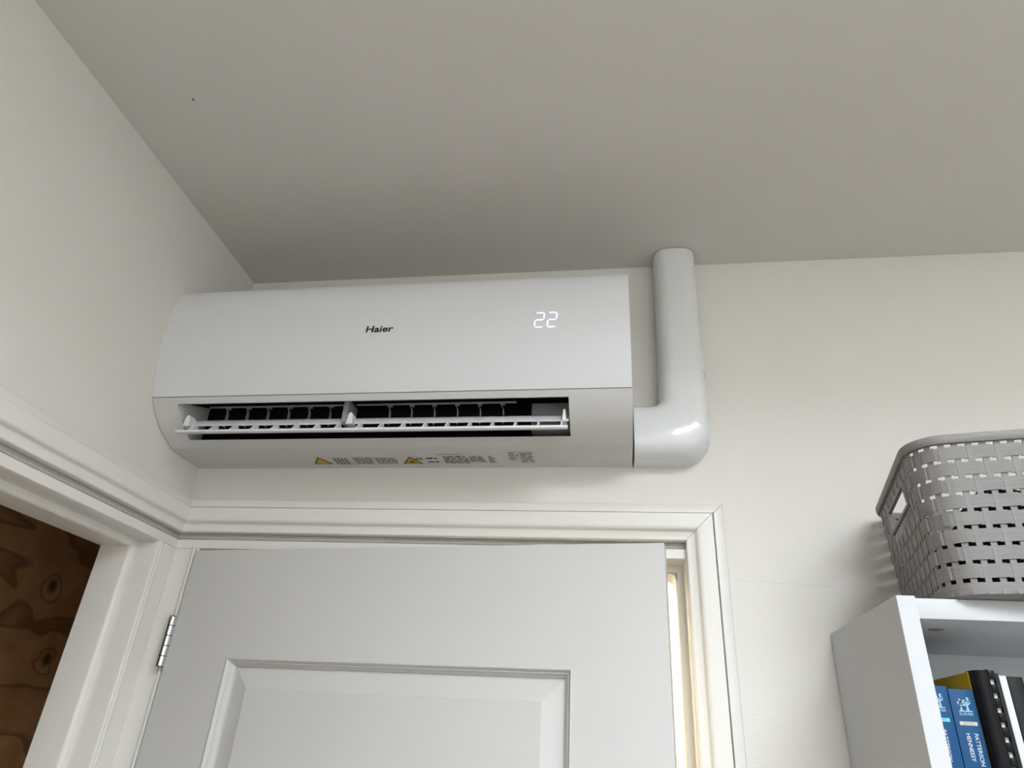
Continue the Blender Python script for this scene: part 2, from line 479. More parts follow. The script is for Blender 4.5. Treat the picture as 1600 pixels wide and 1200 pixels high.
# ------------------------------------------------------------------ hall door, ajar
DW, DT = 0.817, 0.040
DZ0, DZ1 = 0.012, Z0 + 0.280
door = empty('door_1', (0.047, -0.008, 0))
door.rotation_euler = (0, 0, math.atan2(-0.105, 0.810))
tag(door, 'pale grey painted door with moulded panels standing slightly ajar', 'door', kind='structure')
def door_part(name, bm, material, smooth=None, parent=None):
    bmesh.ops.recalc_face_normals(bm, faces=bm.faces)
    me = bpy.data.meshes.new(name); bm.to_mesh(me); bm.free()
    if smooth: me.shade_smooth(); me.set_sharp_from_angle(angle=math.radians(smooth))
    me.materials.append(M[material])
    o = bpy.data.objects.new(name, me); COL.objects.link(o); o.parent = parent or door
    return o
PAN = [(0.118, 0.684, Z0 - 0.80, Z0 + 0.105), (0.118, 0.684, 0.20, Z0 - 0.95)]
bm = bmesh.new()
def rect(u0, u1, z0, z1, y): return [(u0, y, z0), (u1, y, z0), (u1, y, z1), (u0, y, z1)]
def slab(u0, u1, z0, z1): add_box(bm, (u0, 0, z0), (u1, DT, z1))
slab(0, PAN[0][0], DZ0, DZ1); slab(PAN[0][1], DW, DZ0, DZ1)
slab(PAN[0][0], PAN[0][1], PAN[0][3], DZ1)
slab(PAN[0][0], PAN[0][1], PAN[1][3], PAN[0][2])
slab(PAN[0][0], PAN[0][1], DZ0, PAN[1][2])
bmesh.ops.remove_doubles(bm, verts=bm.verts, dist=1e-5)
door_part('leaf', bm, 'door')
MOULD = [(0.0, 0.0005), (0.0006, -0.0022), (0.0022, -0.0030), (0.0036, -0.0018), (0.0048, 0.0012), (0.0062, 0.0030), (0.0072, 0.0028), (0.0085, 0.0062), (0.0102, 0.0084), (0.0118, 0.0098), (0.0124, 0.0130), (0.0126, 0.020)]
for (u0, u1, z0, z1) in PAN:
    bm = bmesh.new()
    loops = [[bm.verts.new(p) for p in rect(u0 + t, u1 - t, z0 + t, z1 - t, d)] for t, d in MOULD]
    for a, b in zip(loops[:-1], loops[1:]):
        for i in range(4):
            bm.faces.new((a[i], a[(i + 1) % 4], b[(i + 1) % 4], b[i]))
    door_part('panel_moulding', bm, 'door', 30)
    bm = bmesh.new()
    lv = [(0.0120, 0.0128), (0.0150, 0.0126), (0.044, 0.0045), (0.0448, 0.0028)]
    loops = [[bm.verts.new(p) for p in rect(u0 + t, u1 - t, z0 + t, z1 - t, d)] for t, d in lv]
    for a, b in zip(loops[:-1], loops[1:]):
        for i in range(4):
            bm.faces.new((a[i], a[(i + 1) % 4], b[(i + 1) % 4], b[i]))
    bm.faces.new(loops[-1])
    back = [bm.verts.new(p) for p in rect(u0 + 0.012, u1 - 0.012, z0 + 0.012, z1 - 0.012, DT - 0.008)]
    for i in range(4): bm.faces.new((loops[0][i], loops[0][(i + 1) % 4], back[(i + 1) % 4], back[i]))
    bm.faces.new(back)
    door_part('panel', bm, 'door')
# hinge: five knuckles round a pin, rounded cap, leaves
def hinge(zc):
    h = empty('hinge', (0, 0, 0), door)
    h['label'] = 'steel five knuckle butt hinge'
    x, y, r, n = -0.0050, -0.0045, 0.0074, 5
    L = 0.080; z0 = zc - L / 2; step = L / n
    for k in range(n):
        bm = bmesh.new()
        add_cyl(bm, (x, y, z0 + k * step + 0.0006), (x, y, z0 + (k + 1) * step - 0.0006), r, 20)
        if k == n - 1:
            top = max(v.co.z for v in bm.verts)
            bmesh.ops.bevel(bm, geom=[e for e in bm.edges if all(abs(v.co.z - top) < 1e-6 for v in e.verts)], offset=0.0022, segments=3, profile=0.5, affect='EDGES')
        door_part('knuckle', bm, 'steel', 40, h)
    bm = bmesh.new(); add_cyl(bm, (x, y, z0), (x, y, z0 + L), r * 0.8, 14)
    door_part('pin', bm, 'darksteel', 40, h)
    bm = bmesh.new(); add_box(bm, (x - 0.0090, y + 0.001, z0 + 0.0005), (x, y + 0.0035, z0 + L - 0.0005), 0.0008)
    door_part('hinge_leaf', bm, 'steel', 40, h)
for zc in (Z0 + 0.127, 1.05, 0.25): hinge(zc)

# ------------------------------------------------------------------ air conditioner
AX0, AX1 = 0.0015, 0.817
ac = empty('air_conditioner', (0.41, 0, Z0 + 0.44))
tag(ac, 'white wall-mounted air conditioner with open louver and lit 22 display', 'air conditioner')
LOW = [(-0.086, 0.4398), (-0.096, 0.4412), (-0.115, 0.4482), (-0.138, 0.4590), (-0.157, 0.4725), (-0.172, 0.4875), (-0.1805, 0.4985)]
low = [(v.x, v.y) for v in catmull([(a, b, 0) for a, b in LOW], 6)]
UP = [(-0.1815, 0.5000), (-0.1900, 0.5220), (-0.1985, 0.5550), (-0.2035, 0.5900), (-0.2055, 0.6300), (-0.2042, 0.6640), (-0.1990, 0.6945), (-0.1865, 0.7160), (-0.1600, 0.7260), (-0.1300, 0.7280)]
up = [(v.x, v.y) for v in catmull([(a, b, 0) for a, b in UP], 6)]
def prof_y(zr):
    for (a, b), (c, d) in zip(up[:-1], up[1:]):
        if b <= zr <= d: return a + (c - a) * (zr - b) / (d - b)
    return up[-1][0]
def inset(pl, d):
    out = []
    for i, p in enumerate(pl):
        q0 = Vector(pl[max(0, i - 1)]); q1 = Vector(pl[min(len(pl) - 1, i + 1)])
        t = (q1 - q0).normalized(); n = Vector((-t.y, t.x))
        if n.x < 0 and n.y < 0: n = n
        # inward = towards (−0.1, 0.58)
        c = Vector((-0.10, 0.60)) - Vector(p)
        if n.dot(c) < 0: n = -n
        out.append((p[0] + n.x * d, p[1] + n.y * d))
    return out
upi = inset(up, 0.004)
OBz, OTz = 0.4475, 0.4905
OL, OR_ = 0.047, 0.718
ib = min(range(len(low)), key=lambda i: abs(low[i][1] - OBz))
it = min(range(len(low)), key=lambda i: abs(low[i][1] - OTz))
body = [(-0.0005, 0.4400)] + low + upi + [(-0.0005, 0.7175)]
i_b, i_t = 1 + ib, 1 + it
bm = bmesh.new()
rings = [[bm.verts.new((x, y, Z0 + z)) for y, z in body] for x in (AX0, OL, OR_, AX1)]
n = len(body)
for k in range(3):
    a, b = rings[k], rings[k + 1]
    for i in range(n):
        j = (i + 1) % n
        if k == 1 and i_b <= i < i_t: continue
        bm.faces.new((a[i], a[j], b[j], b[i]))
bm.faces.new(rings[0]); bm.faces.new(list(reversed(rings[3])))
# lip and cheeks of the outlet
Cav = [(-0.109, 0.4500), (-0.098, 0.4530)]
Cup = [(-0.165, 0.4950), (-0.150, 0.5010)]
for k in (1, 2):
    edge = [rings[k][i] for i in range(i_b, i_t + 1)]
    extra = [bm.verts.new((rings[k][0].co.x, y, Z0 + z)) for y, z in (Cup[0], Cup[1], (-0.085, 0.5250), (-0.085, 0.4560), Cav[1], Cav[0])]
    bm.faces.new(edge + extra)
    if k == 1: ex1 = extra
    else: ex2 = extra
bm.faces.new((rings[1][i_t], rings[2][i_t], ex2[0], ex1[0]))
bm.faces.new((ex1[0], ex2[0], ex2[1], ex1[1]))
bm.faces.new((rings[1][i_b], rings[2][i_b], ex2[5], ex1[5]))
bm.faces.new((ex1[5], ex2[5], ex2[4], ex1[4]))
finish('body', bm, 'ac_body', ac, 35, recalc=True)
# front panel: outer skin with thickness
bm = bmesh.new()
skin = up + list(reversed(inset(up, 0.0034)))
add_prism(bm, [[(x, y, Z0 + z) for y, z in skin] for x in (AX0 - 0.0005, AX1 - 0.001)])
panel = finish('front_panel', bm, 'ac', ac, 35)
# dark duct behind the outlet, fan drum, motor housing
bm = bmesh.new()
dz = lambda z: Z0 + z
add_prism(bm, [[(x, y, dz(z)) for y, z in ((-0.0985, 0.4535), (-0.020, 0.476), (-0.020, 0.550), (-0.1505, 0.5020), (-0.1505, 0.5045), (-0.018, 0.553), (-0.018, 0.474), (-0.0985, 0.4515))] for x in (OL + 0.001, OR_ - 0.001)], caps=False)
finish('air_duct', bm, 'ac_black', ac)
for x in (OL + 0.0002, OR_ - 0.0012):
    box_obj('duct_cheek', (x, -0.0845, dz(0.458)), (x + 0.001, -0.018, dz(0.548)), 'ac_black', ac)
bm = bmesh.new(); add_cyl(bm, (OL + 0.006, -0.052, dz(0.515)), (0.648, -0.052, dz(0.515)), 0.028, 28)
finish('fan_drum', bm, 'ac_black', ac, 40)
box_obj('motor_housing', (0.652, -0.112, dz(0.4610)), (OR_ - 0.0015, -0.030, dz(0.5105)), 'ac_grey', ac, bev=0.001)
# vertical vanes with link rod
VX = [0.108, 0.147, 0.186, 0.225, 0.263, 0.302, 0.409, 0.448, 0.488, 0.528, 0.567, 0.606]
vm = None
for i, x in enumerate(VX):
    o = None
    if vm is None:
        bm = bmesh.new()
        tz = [(0.470, 0.0), (0.484, 0.0004), (0.496, -0.0006), (0.503, -0.003), (0.507, -0.006)]
        secs = [[(-0.0007 + dx, -0.124 + 0.0015 * k, z), (0.0007 + dx, -0.124 + 0.0015 * k, z), (0.0007 + dx, -0.117 + 0.0015 * k, z), (-0.0007 + dx, -0.117 + 0.0015 * k, z)] for k, (z, dx) in enumerate(tz)]
        add_prism(bm, secs)
        vm = finish('vane', bm, 'vane', ac, 40)
        vm.matrix_parent_inverse = ac.matrix_basis.inverted()
        o = vm
    else:
        o = vm.copy(); COL.objects.link(o)
    o.location = (x, 0, Z0)
    bm = bmesh.new()
    add_box(bm, (x - 0.007, -0.120, dz(0.5065)), (x + 0.001, -0.112, dz(0.5115)), 0.0008)
    finish('vane_clip', bm, 'vane', ac, 40)
for x0, x1 in ((0.075, 0.335), (0.349, 0.628)):
    box_obj('link_rod', (x0, -0.127, dz(0.5050)), (x1, -0.1235, dz(0.5078)), 'vane', ac, bev=0.0006)
box_obj('outlet_post', (0.337, -0.150, dz(0.462)), (0.3465, -0.110, dz(0.505)), 'ac_grey', ac, bev=0.001)
# louver flap
flap = empty('louver_flap', (0, 0, 0), ac)
flap.matrix_parent_inverse = ac.matrix_basis.inverted()
FX0, FX1 = 0.0525, 0.7165
band = [(v.x, v.y) for v in catmull([(-0.108, 0.4870, 0), (-0.120, 0.4838, 0), (-0.134, 0.4750, 0), (-0.1450, 0.4632, 0)], 4)]
bandi = [(y + 0.0012, z - 0.0020) for y, z in band]
bm = bmesh.new()
add_prism(bm, [[(x, y, dz(z)) for y, z in band + list(reversed(bandi))] for x in (FX0 + 0.004, FX1)])
finish('blade', bm, 'flap', flap, 40)
bm = bmesh.new()
add_box(bm, (FX0, -0.1660, dz(0.4405)), (FX1, -0.1580, dz(0.4445)), 0.0008)
finish('front_lip', bm, 'flap', flap, 40)
bm = bmesh.new()
add_prism(bm, [[(x, y, dz(z)) for y, z in ((-0.1590, 0.4415), (-0.1570, 0.4402), (-0.128, 0.4590), (-0.1300, 0.4615))] for x in (FX0 + 0.003, FX1 - 0.002)])
finish('lower_web', bm, 'vane', flap)
rx = FX0 + 0.020
rib = None
while rx < FX1 - 0.01:
    bm = bmesh.new()
    add_prism(bm, [[(x, y, dz(z)) for y, z in ((-0.1640, 0.4440), (-0.1590, 0.4420), (-0.1380, 0.4595), (-0.1460, 0.4645))] for x in (rx, rx + 0.0028)])
    finish('rib', bm, 'flap', flap)
    rx += 0.0372
for x, wd in ((0.0590, 0.010), (0.3535, 0.009), (0.7100, 0.005)):
    bm = bmesh.new()
    pr = [(-wd * 0.62, 0.458), (wd * 0.62, 0.458), (wd * 0.40, 0.474), (wd * 0.22, 0.4785), (-wd * 0.22, 0.4785), (-wd * 0.45, 0.474)]
    add_prism(bm, [[(x + a, y, dz(z)) for a, z in pr] for y in (-0.1530, -0.1350)])
    finish('pivot_tab', bm, 'flap', flap, 40)
# maker's lettering on the front
def on_front(bm, x0, zr, lift=0.0004):
    for v in bm.verts:
        zz = zr + v.co.y
        v.co = (x0 + v.co.x, prof_y(zz) - lift, Z0 + zz)
    return bm
bm = text_bm('Haier', 0.0168, offset=0.00044, spacing=1.02, shear=0.10)
xs = [v.co.x for v in bm.verts]; s = 0.0485 / (max(xs) - min(xs)); mnx = min(xs)
for v in bm.verts: v.co.x = (v.co.x - mnx) * s
finish('brand_lettering', on_front(bm, 0.3765, 0.6030), 'ink', panel, recalc=False)
# seven-segment 22
disp = bmesh.new()
def seg(x0, z0, x1, z1, t=0.0022):
    n0 = len(disp.verts)
    if abs(x1 - x0) > abs(z1 - z0):
        p = [(x0, z0), (x0 + t / 2, z0 + t / 2), (x1 - t / 2, z1 + t / 2), (x1, z1), (x1 - t / 2, z1 - t / 2), (x0 + t / 2, z0 - t / 2)]
    else:
        p = [(x0, z0), (x0 + t / 2, z0 + t / 2), (x1 + t / 2, z1 - t / 2), (x1, z1), (x1 - t / 2, z1 - t / 2), (x0 - t / 2, z0 + t / 2)]
    # follow the slight right slant of the digits
    q = [(x + (z - 0.614) * 0.06, z) for x, z in p]
    disp.faces.new([disp.verts.new((x, prof_y(z) - 0.0005, Z0 + z)) for x, z in q])
for dx in (0.664, 0.6848):
    wd, zb, zm, zt = 0.0142, 0.6015, 0.6150, 0.6285
    g = 0.0008
    seg(dx + g, zt, dx + wd - g, zt); seg(dx + g, zm, dx + wd - g, zm); seg(dx + g, zb, dx + wd - g, zb)
    seg(dx + wd, zm + g, dx + wd, zt - g); seg(dx, zb + g, dx, zm - g)
finish('display_digits', disp, 'led', panel, recalc=False)
# printed labels on the underside
ZB = 0.4395
def under(bm, y_of, ):
    return bm
def flat_under(name, polys, material, lift=0.0003):
    bm = bmesh.new()
    for p in polys:
        bm.faces.new([bm.verts.new((x, y, Z0 + ZB + 0.0004 - lift)) for x, y in p])
    o = finish(name, bm, material, ac, recalc=False)
    return o
def bar(x0, x1, y, h=0.0014): return [(x0, y - h / 2), (x1, y - h / 2), (x1, y + h / 2), (x0, y + h / 2)]
for cx in (0.2615, 0.4310):
    flat_under('warning_triangle', [[(cx - 0.0185, -0.0215), (cx + 0.0185, -0.0215), (cx, -0.0540)]], 'ink', 0.0006)
    flat_under('warning_triangle_field', [[(cx - 0.0145, -0.0240), (cx + 0.0145, -0.0240), (cx, -0.0492)]], 'yellow_print', 0.0009)
flat_under('warning_symbol', [[(0.431 + 0.0052 * math.cos(t), -0.0320 + 0.0042 * math.sin(t)) for t in [k * math.pi / 6 for k in range(12)]]], 'ink', 0.0012)
def print_block(x0, x1, ya, yb, n, mt, fill=0.8):
    ps = []
    for k in range(n):
        y = ya + (yb - ya) * k / max(1, n - 1)
        x = x0
        while x < x1 - 0.004:
            wdt = random.uniform(0.004, 0.012)
            ps.append(bar(x, min(x1, x + wdt), y, abs(yb - ya) / n * 0.55))
            x += wdt + random.uniform(0.001, 0.003) / fill
    flat_under('small_print', ps, mt, 0.0008)
# three tall pictogram bars and paragraphs of the safety label
flat_under('small_print', [[(x, -0.050), (x + 0.0035, -0.050), (x + 0.0035, -0.023), (x, -0.023)] for x in (0.288, 0.295, 0.302, 0.309)] + [bar(0.288, 0.318, -0.0225, 0.002)], 'greyink', 0.0008)
print_block(0.325, 0.360, -0.050, -0.024, 5, 'greyink')
print_block(0.366, 0.408, -0.047, -0.024, 4, 'greyink')
print_block(0.483, 0.528, -0.064, -0.061, 1, 'ink')
print_block(0.491, 0.535, -0.053, -0.026, 4, 'ink')
print_block(0.538, 0.566, -0.053, -0.030, 5, 'greyink')
print_block(0.460, 0.480, -0.046, -0.030, 2, 'ink')
print_block(0.571, 0.582, -0.052, -0.028, 4, 'greyink')
flat_under('sticker', [[(0.604, -0.072), (0.654, -0.072), (0.654, -0.022), (0.604, -0.022)]], 'sticker', 0.0005)
print_block(0.608, 0.625, -0.066, -0.040, 4, 'greyink')
print_block(0.628, 0.650, -0.066, -0.028, 6, 'greyink')
bm = text_bm('A2L', 0.012, offset=0.0002)
for v in bm.verts: v.co = (0.440 + v.co.x * 0.72, -0.0400 - v.co.y, Z0 + ZB - 0.0005)
finish('refrigerant_lettering', bm, 'ink', ac, recalc=False)

ac.rotation_euler = (0, math.radians(-0.36), 0)      # hung very slightly out of level
ac.location.z += 0.0012

# ------------------------------------------------------------------ pipe cover
pc = empty('pipe_cover', (0.908, 0, Z0 + 0.44))
tag(pc, 'white plastic pipe cover with elbow between air conditioner and ceiling', 'pipe cover')
def dsec(x0, x1, dep, r, n=8):
    """plan outline from wall at x0 round the rounded front to wall at x1"""
    p = [(x0, -0.0005)]
    p += [(x0 + r - r * math.cos(t), -(dep - r) - r * math.sin(t)) for t in [math.pi / 2 * k / n for k in range(n + 1)]]
    p += [(x1 - r + r * math.sin(t), -(dep - r) - r * math.cos(t)) for t in [math.pi / 2 * k / n for k in range(n + 1)]]
    p += [(x1, -0.0005)]
    return p
bm = bmesh.new()
s = dsec(0.8690, 0.9470, 0.0580, 0.026)
add_prism(bm, [[(x, y, z) for x, y in s] for z in (Z0 + 0.585, H - 0.002)])
finish('straight_cover', bm, 'pipe', pc, 40)
# elbow: sections swept between an inner and an outer corner arc
bm = bmesh.new()
EX0, EX1, EZ0, EZ1, ED = 0.8660, 0.9500, Z0 + 0.4425, Z0 + 0.5420, 0.0640
RO, RI = 0.050, 0.016
secs = []
def esec(pi, po):
    pi, po = Vector(pi), Vector(po)
    W = (po - pi).length; d = (po - pi) / W
    out = []
    NS = 28
    for k in range(NS + 1):
        c = math.cos(math.pi * (1 - k / NS))              # -1 .. 1 across the width
        sn = math.sin(math.pi * k / NS)
        p = 2.0 / 3.6
        a = W / 2 * (1 + math.copysign(abs(c) ** p, c))
        y = -0.0005 - ED * sn ** p
        q = pi + d * a
        out.append((q.x, y, q.y))
    return out
secs.append(esec((EX0 + 0.0015, Z0 + 0.608), (EX1 - 0.0015, Z0 + 0.608)))
secs.append(esec((EX0, Z0 + 0.604), (EX1, Z0 + 0.604)))
secs.append(esec((EX0, EZ1 + RI + 0.012), (EX1, EZ1 + RI + 0.012)))
for k in range(13):
    t = math.pi / 2 * k / 12
    pi_ = (EX0 - RI + RI * math.cos(t), EZ1 + RI - RI * math.sin(t))
    po_ = (EX1 - RO + RO * math.cos(t), EZ0 + RO - RO * math.sin(t))
    secs.append(esec(pi_, po_))
secs.append(esec((0.8205, EZ1), (0.8205, EZ0)))
add_prism(bm, secs)
elb = finish('elbow', bm, 'elbow', pc, 50)
# small embossed rings on the elbow
bm = bmesh.new()
for rr in (0.0075, 0.0050):
    n = 20
    pts_o = [(0.8345 + rr * math.cos(2 * math.pi * k / n), Z0 + 0.498 + rr * math.sin(2 * math.pi * k / n)) for k in range(n)]
    pts_i = [(0.8345 + (rr - 0.0008) * math.cos(2 * math.pi * k / n), Z0 + 0.498 + (rr - 0.0008) * math.sin(2 * math.pi * k / n)) for k in range(n)]
    vo = [bm.verts.new((x, -ED - 0.0005, z)) for x, z in pts_o]; vi = [bm.verts.new((x, -ED - 0.0005, z)) for x, z in pts_i]
    wo = [bm.verts.new((x, -ED + 0.0003, z)) for x, z in pts_o]; wi = [bm.verts.new((x, -ED + 0.0003, z)) for x, z in pts_i]
    for k in range(n):
        j = (k + 1) % n
        bm.faces.new((vo[k], vo[j], vi[j], vi[k])); bm.faces.new((vo[k], wo[k], wo[j], vo[j])); bm.faces.new((vi[k], vi[j], wi[j], wi[k]))
finish('embossed_mark', bm, 'elbow', elb)

# ------------------------------------------------------------------ bookcase
BX0, BX1, BY, BT = 1.100, 1.900, -0.278, 0.0200
TOPZ = Z0 + 0.1765
bc = empty('bookcase', ((BX0 + BX1) / 2, -0.14, 0))
tag(bc, 'tall white bookcase against the back wall holding books', 'bookcase')
bm = bmesh.new()
def side_panel(x0, x1):
    bm = bmesh.new()
    pr = [(BY, 0.0), (BY, Z0 + 0.1790), (-0.004, Z0 + 0.1790), (-0.004, 0.06), (-0.03, 0.0)]
    add_prism(bm, [[(x, y, z) for y, z in pr] for x in (x0, x1)])
    bmesh.ops.bevel(bm, geom=list(bm.edges), offset=0.0005, segments=1, affect='EDGES')
    return finish('side_panel', bm, 'shelfwhite', bc)
side_panel(BX0, BX0 + BT); side_panel(BX1 - BT, BX1)
topp = box_obj('top_panel', (BX0 + BT, BY + 0.0008, Z0 + 0.1545), (BX1 - BT, -0.014, TOPZ), 'shelfwhite', bc, bev=0.0005)
box_obj('back_panel', (BX0 + BT, -0.0135, 0.06), (BX1 - BT, -0.0105, TOPZ), 'shelfwhite', bc)
SHZ = Z0 - 0.148
for k, z in enumerate((SHZ, SHZ - 0.33, SHZ - 0.66, SHZ - 1.0, SHZ - 1.34)):
    box_obj('shelf', (BX0 + BT + 0.0005, BY + 0.006, z - 0.018), (BX1 - BT - 0.0005, -0.0145, z), 'shelfwhite', bc, bev=0.0005)
for x, y in ((1.1610, -0.212), (1.1610, -0.07), (1.839, -0.212)):
    bm = bmesh.new(); add_cyl(bm, (x, y, Z0 + 0.1538), (x, y, Z0 + 0.1550), 0.0085, 24)
    finish('cam_cap', bm, 'camcap', bc if False else topp, 40)

# ------------------------------------------------------------------ books
def book_on_spine(o_parent, bm, x, y, z, material, name, flip=False):
    """lettering running down the spine: text x -> -z, text y -> +x"""
    for v in bm.verts: v.co = (x + v.co.y, y, z - v.co.x)
    return finish(name, bm, material, o_parent, recalc=False)
def upright(o_parent, bm, x, y, z, material, name):
    for v in bm.verts: v.co = (x + v.co.x, y, z + v.co.y)
    return finish(name, bm, material, o_parent, recalc=False)
SY = -0.236
def blue_book(x0, x1, top, label, lines, big, strip_mat, tx):
    b = empty('blue_textbook', ((x0 + x1) / 2, SY + 0.09, SHZ))
    tag(b, label, 'book', 'blue textbooks on the top shelf')
    z0, z1 = SHZ + 0.0005, Z0 + top
    bm = bmesh.new()
    d = 0.185
    add_box(bm, (x0, SY, z0), (x1, SY + 0.0025, z1), 0.0008)
    add_box(bm, (x0, SY + 0.002, z0), (x0 + 0.0022, SY + d, z1), 0.0005)
    add_box(bm, (x1 - 0.0022, SY + 0.002, z0), (x1, SY + d, z1), 0.0005)
    cov = finish('cover', bm, 'blue', b, 40)
    box_obj('page_block', (x0 + 0.0022, SY + 0.0025, z0 + 0.003), (x1 - 0.0022, SY + d - 0.004, z1 - 0.0035), 'paper', b)
    f = SY - 0.0003
    cx = tx
    # tree emblem: crown of irregular leaf blots, trunk, small figure, base line
    bm = bmesh.new()
    rnd = random.Random(7)
    zc = z1 - 0.0155
    K = 0.72
    for k in range(26):
        px, pz = rnd.uniform(-0.0075, 0.0075), rnd.uniform(-0.001, 0.0090)
        if px * px / 0.0075 ** 2 + (pz - 0.004) ** 2 / 0.0056 ** 2 > 1.35: continue
        rr = rnd.uniform(0.0009, 0.0019)
        bm.faces.new([bm.verts.new((cx + 0.85 * px + rr * math.cos(a) * rnd.uniform(.7, 1.2), f, zc + K * pz + 0.8 * rr * math.sin(a) * rnd.uniform(.6, 1.1))) for a in [i * math.pi / 3.5 for i in range(7)]])
    for p in ([(0.0014, -0.0085), (0.0048, -0.0085), (0.0036, 0.0010), (0.0020, 0.0010)], [(-0.0062, -0.0085), (-0.0030, -0.0085), (-0.0040, -0.0035), (-0.0052, -0.0035)], [(-0.0082, -0.0100), (0.0082, -0.0100), (0.0082, -0.0085), (-0.0082, -0.0085)]):
        bm.faces.new([bm.verts.new((cx + 0.85 * a, f - 0.0001, zc + K * c)) for a, c in p])
    finish('publisher_emblem', bm, 'print_pale', cov, recalc=False)
    upright(cov, text_bm('ELSEVIER', 0.0036, offset=0.00006, align='CENTER'), cx, f, zc - 0.0106, 'print_pale', 'publisher_lettering')
    # edition strip
    bm = bmesh.new()
    zs = zc - 0.0205
    bm.faces.new([bm.verts.new((cx + a, f, zs + c)) for a, c in ((-0.0088, 0), (0.0088, 0), (0.0088, 0.0036), (-0.0088, 0.0036))])
    finish('edition_strip', bm, strip_mat, cov, recalc=False)
    upright(cov, text_bm('EDITION', 0.0029, align='CENTER'), cx, f - 0.0002, zs + 0.0008, 'greyink', 'edition_lettering')
    for txt, dx, dz_ in lines:
        book_on_spine(cov, text_bm(txt, 0.0056, offset=0.00006), cx + dx, f, zs - dz_, 'print_white', 'author_lettering')
    for txt, dx, dz_, sz in big:
        book_on_spine(cov, text_bm(txt, sz, offset=0.0001), cx + dx, f, zs - dz_, 'print_white', 'title_lettering')
    return b
blue_book(1.1215, 1.1485, 0.0905, 'blue textbook squeezed against the white bookcase side panel', [('PATTERSON', -0.0010, 0.0075)], [('COMPUTER', -0.007, 0.046, 0.014)], 'print_cyan', 1.1355)
blue_book(1.1490, 1.1745, 0.0880, 'blue textbook beside the black folder with cream edition strip', [('PATTERSON', 0.0030, 0.0075), ('HENNESSY', -0.0050, 0.0075)], [('COMPUTER', -0.003, 0.046, 0.014)], 'print_tan', 1.1625)

# black folder with a yellow cover sheet on its left face
b = empty('black_folder', (1.184, SY + 0.1, SHZ)); tag(b, 'black folder with yellow left cover beside the blue textbooks', 'folder')
z1 = Z0 + 0.1075
box_obj('yellow_cover', (1.1752, SY + 0.004, SHZ + 0.0005), (1.1762, SY + 0.205, z1 - 0.001), 'yellow', b)
bm = bmesh.new()
nn = 8
pr = [(1.1763, SY + 0.010), (1.1763, SY - 0.004)] + [(1.1848 - 0.0080 * math.cos(t), SY - 0.004 - 0.006 * math.sin(t)) for t in [math.pi * k / nn for k in range(nn + 1)]] + [(1.1928, SY + 0.010)]
add_prism(bm, [[(x, y, z) for x, y in pr] for z in (SHZ + 0.0005, z1)])
finish('spine', bm, 'black', b, 50)
box_obj('sheets', (1.1765, SY + 0.010, SHZ + 0.0005), (1.1925, SY + 0.20, z1 - 0.004), 'blackmat', b)
bm = bmesh.new()
add_cyl(bm, (1.1890, SY - 0.004, z1 - 0.001), (1.1925, SY - 0.006, z1 + 0.0005), 0.0016, 10)
finish('spine_clip', bm, 'black', b, 40)

# comb-bound report
def lean(objs_root, x, a):
    pass
LEAN = math.radians(1.6)
def leaning_empty(name, x, label, cat):
    e = empty(name, (x, SY + 0.1, SHZ + 0.0008)); tag(e, label, cat)
    return e
b = leaning_empty('comb_bound_report', 1.1985, 'black comb-bound report with white page edges between the comb teeth', 'report')
z1 = Z0 + 0.1055
box_obj('page_block', (1.1942, SY + 0.001, SHZ + 0.001), (1.1992, SY + 0.20, z1 - 0.002), 'paper', b)
box_obj('back_cover', (1.1993, SY - 0.004, SHZ + 0.001), (1.2030, SY + 0.205, z1), 'blackmat', b, bev=0.0005)
zz = SHZ + 0.006
k = 0
while zz < z1 - 0.004:
    bm = bmesh.new()
    add_box(bm, (1.1936, SY - 0.0035, zz), (1.2000, SY + 0.006, zz + 0.0092), 0.0008)
    finish('comb_tooth', bm, 'black', b, 40)
    zz += 0.0142
b = leaning_empty('white_booklet', 1.2075, 'thin white spined booklet between two black covers', 'booklet')
z1 = Z0 + 0.1035
box_obj('cover', (1.2036, SY - 0.003, SHZ + 0.001), (1.2110, SY + 0.003, z1), 'shelfwhite', b, bev=0.0006)
box_obj('page_block', (1.2038, SY + 0.003, SHZ + 0.001), (1.2108, SY + 0.20, z1 - 0.001), 'paper', b)
b = leaning_empty('black_notebook', 1.2195, 'wide black notebook at the right of the white booklet', 'notebook')
z1 = Z0 + 0.1030
bm = bmesh.new()
add_box(bm, (1.2116, SY - 0.003, SHZ + 0.001), (1.2275, SY + 0.002, z1), 0.0012)
add_box(bm, (1.2116, SY, SHZ + 0.001), (1.2140, SY + 0.205, z1), 0.0006)
add_box(bm, (1.2250, SY, SHZ + 0.001), (1.2275, SY + 0.205, z1), 0.0006)
finish('cover', bm, 'blackmat', b, 40)
box_obj('page_block', (1.2142, SY + 0.002, SHZ + 0.002), (1.2248, SY + 0.20, z1 - 0.003), 'paper', b)

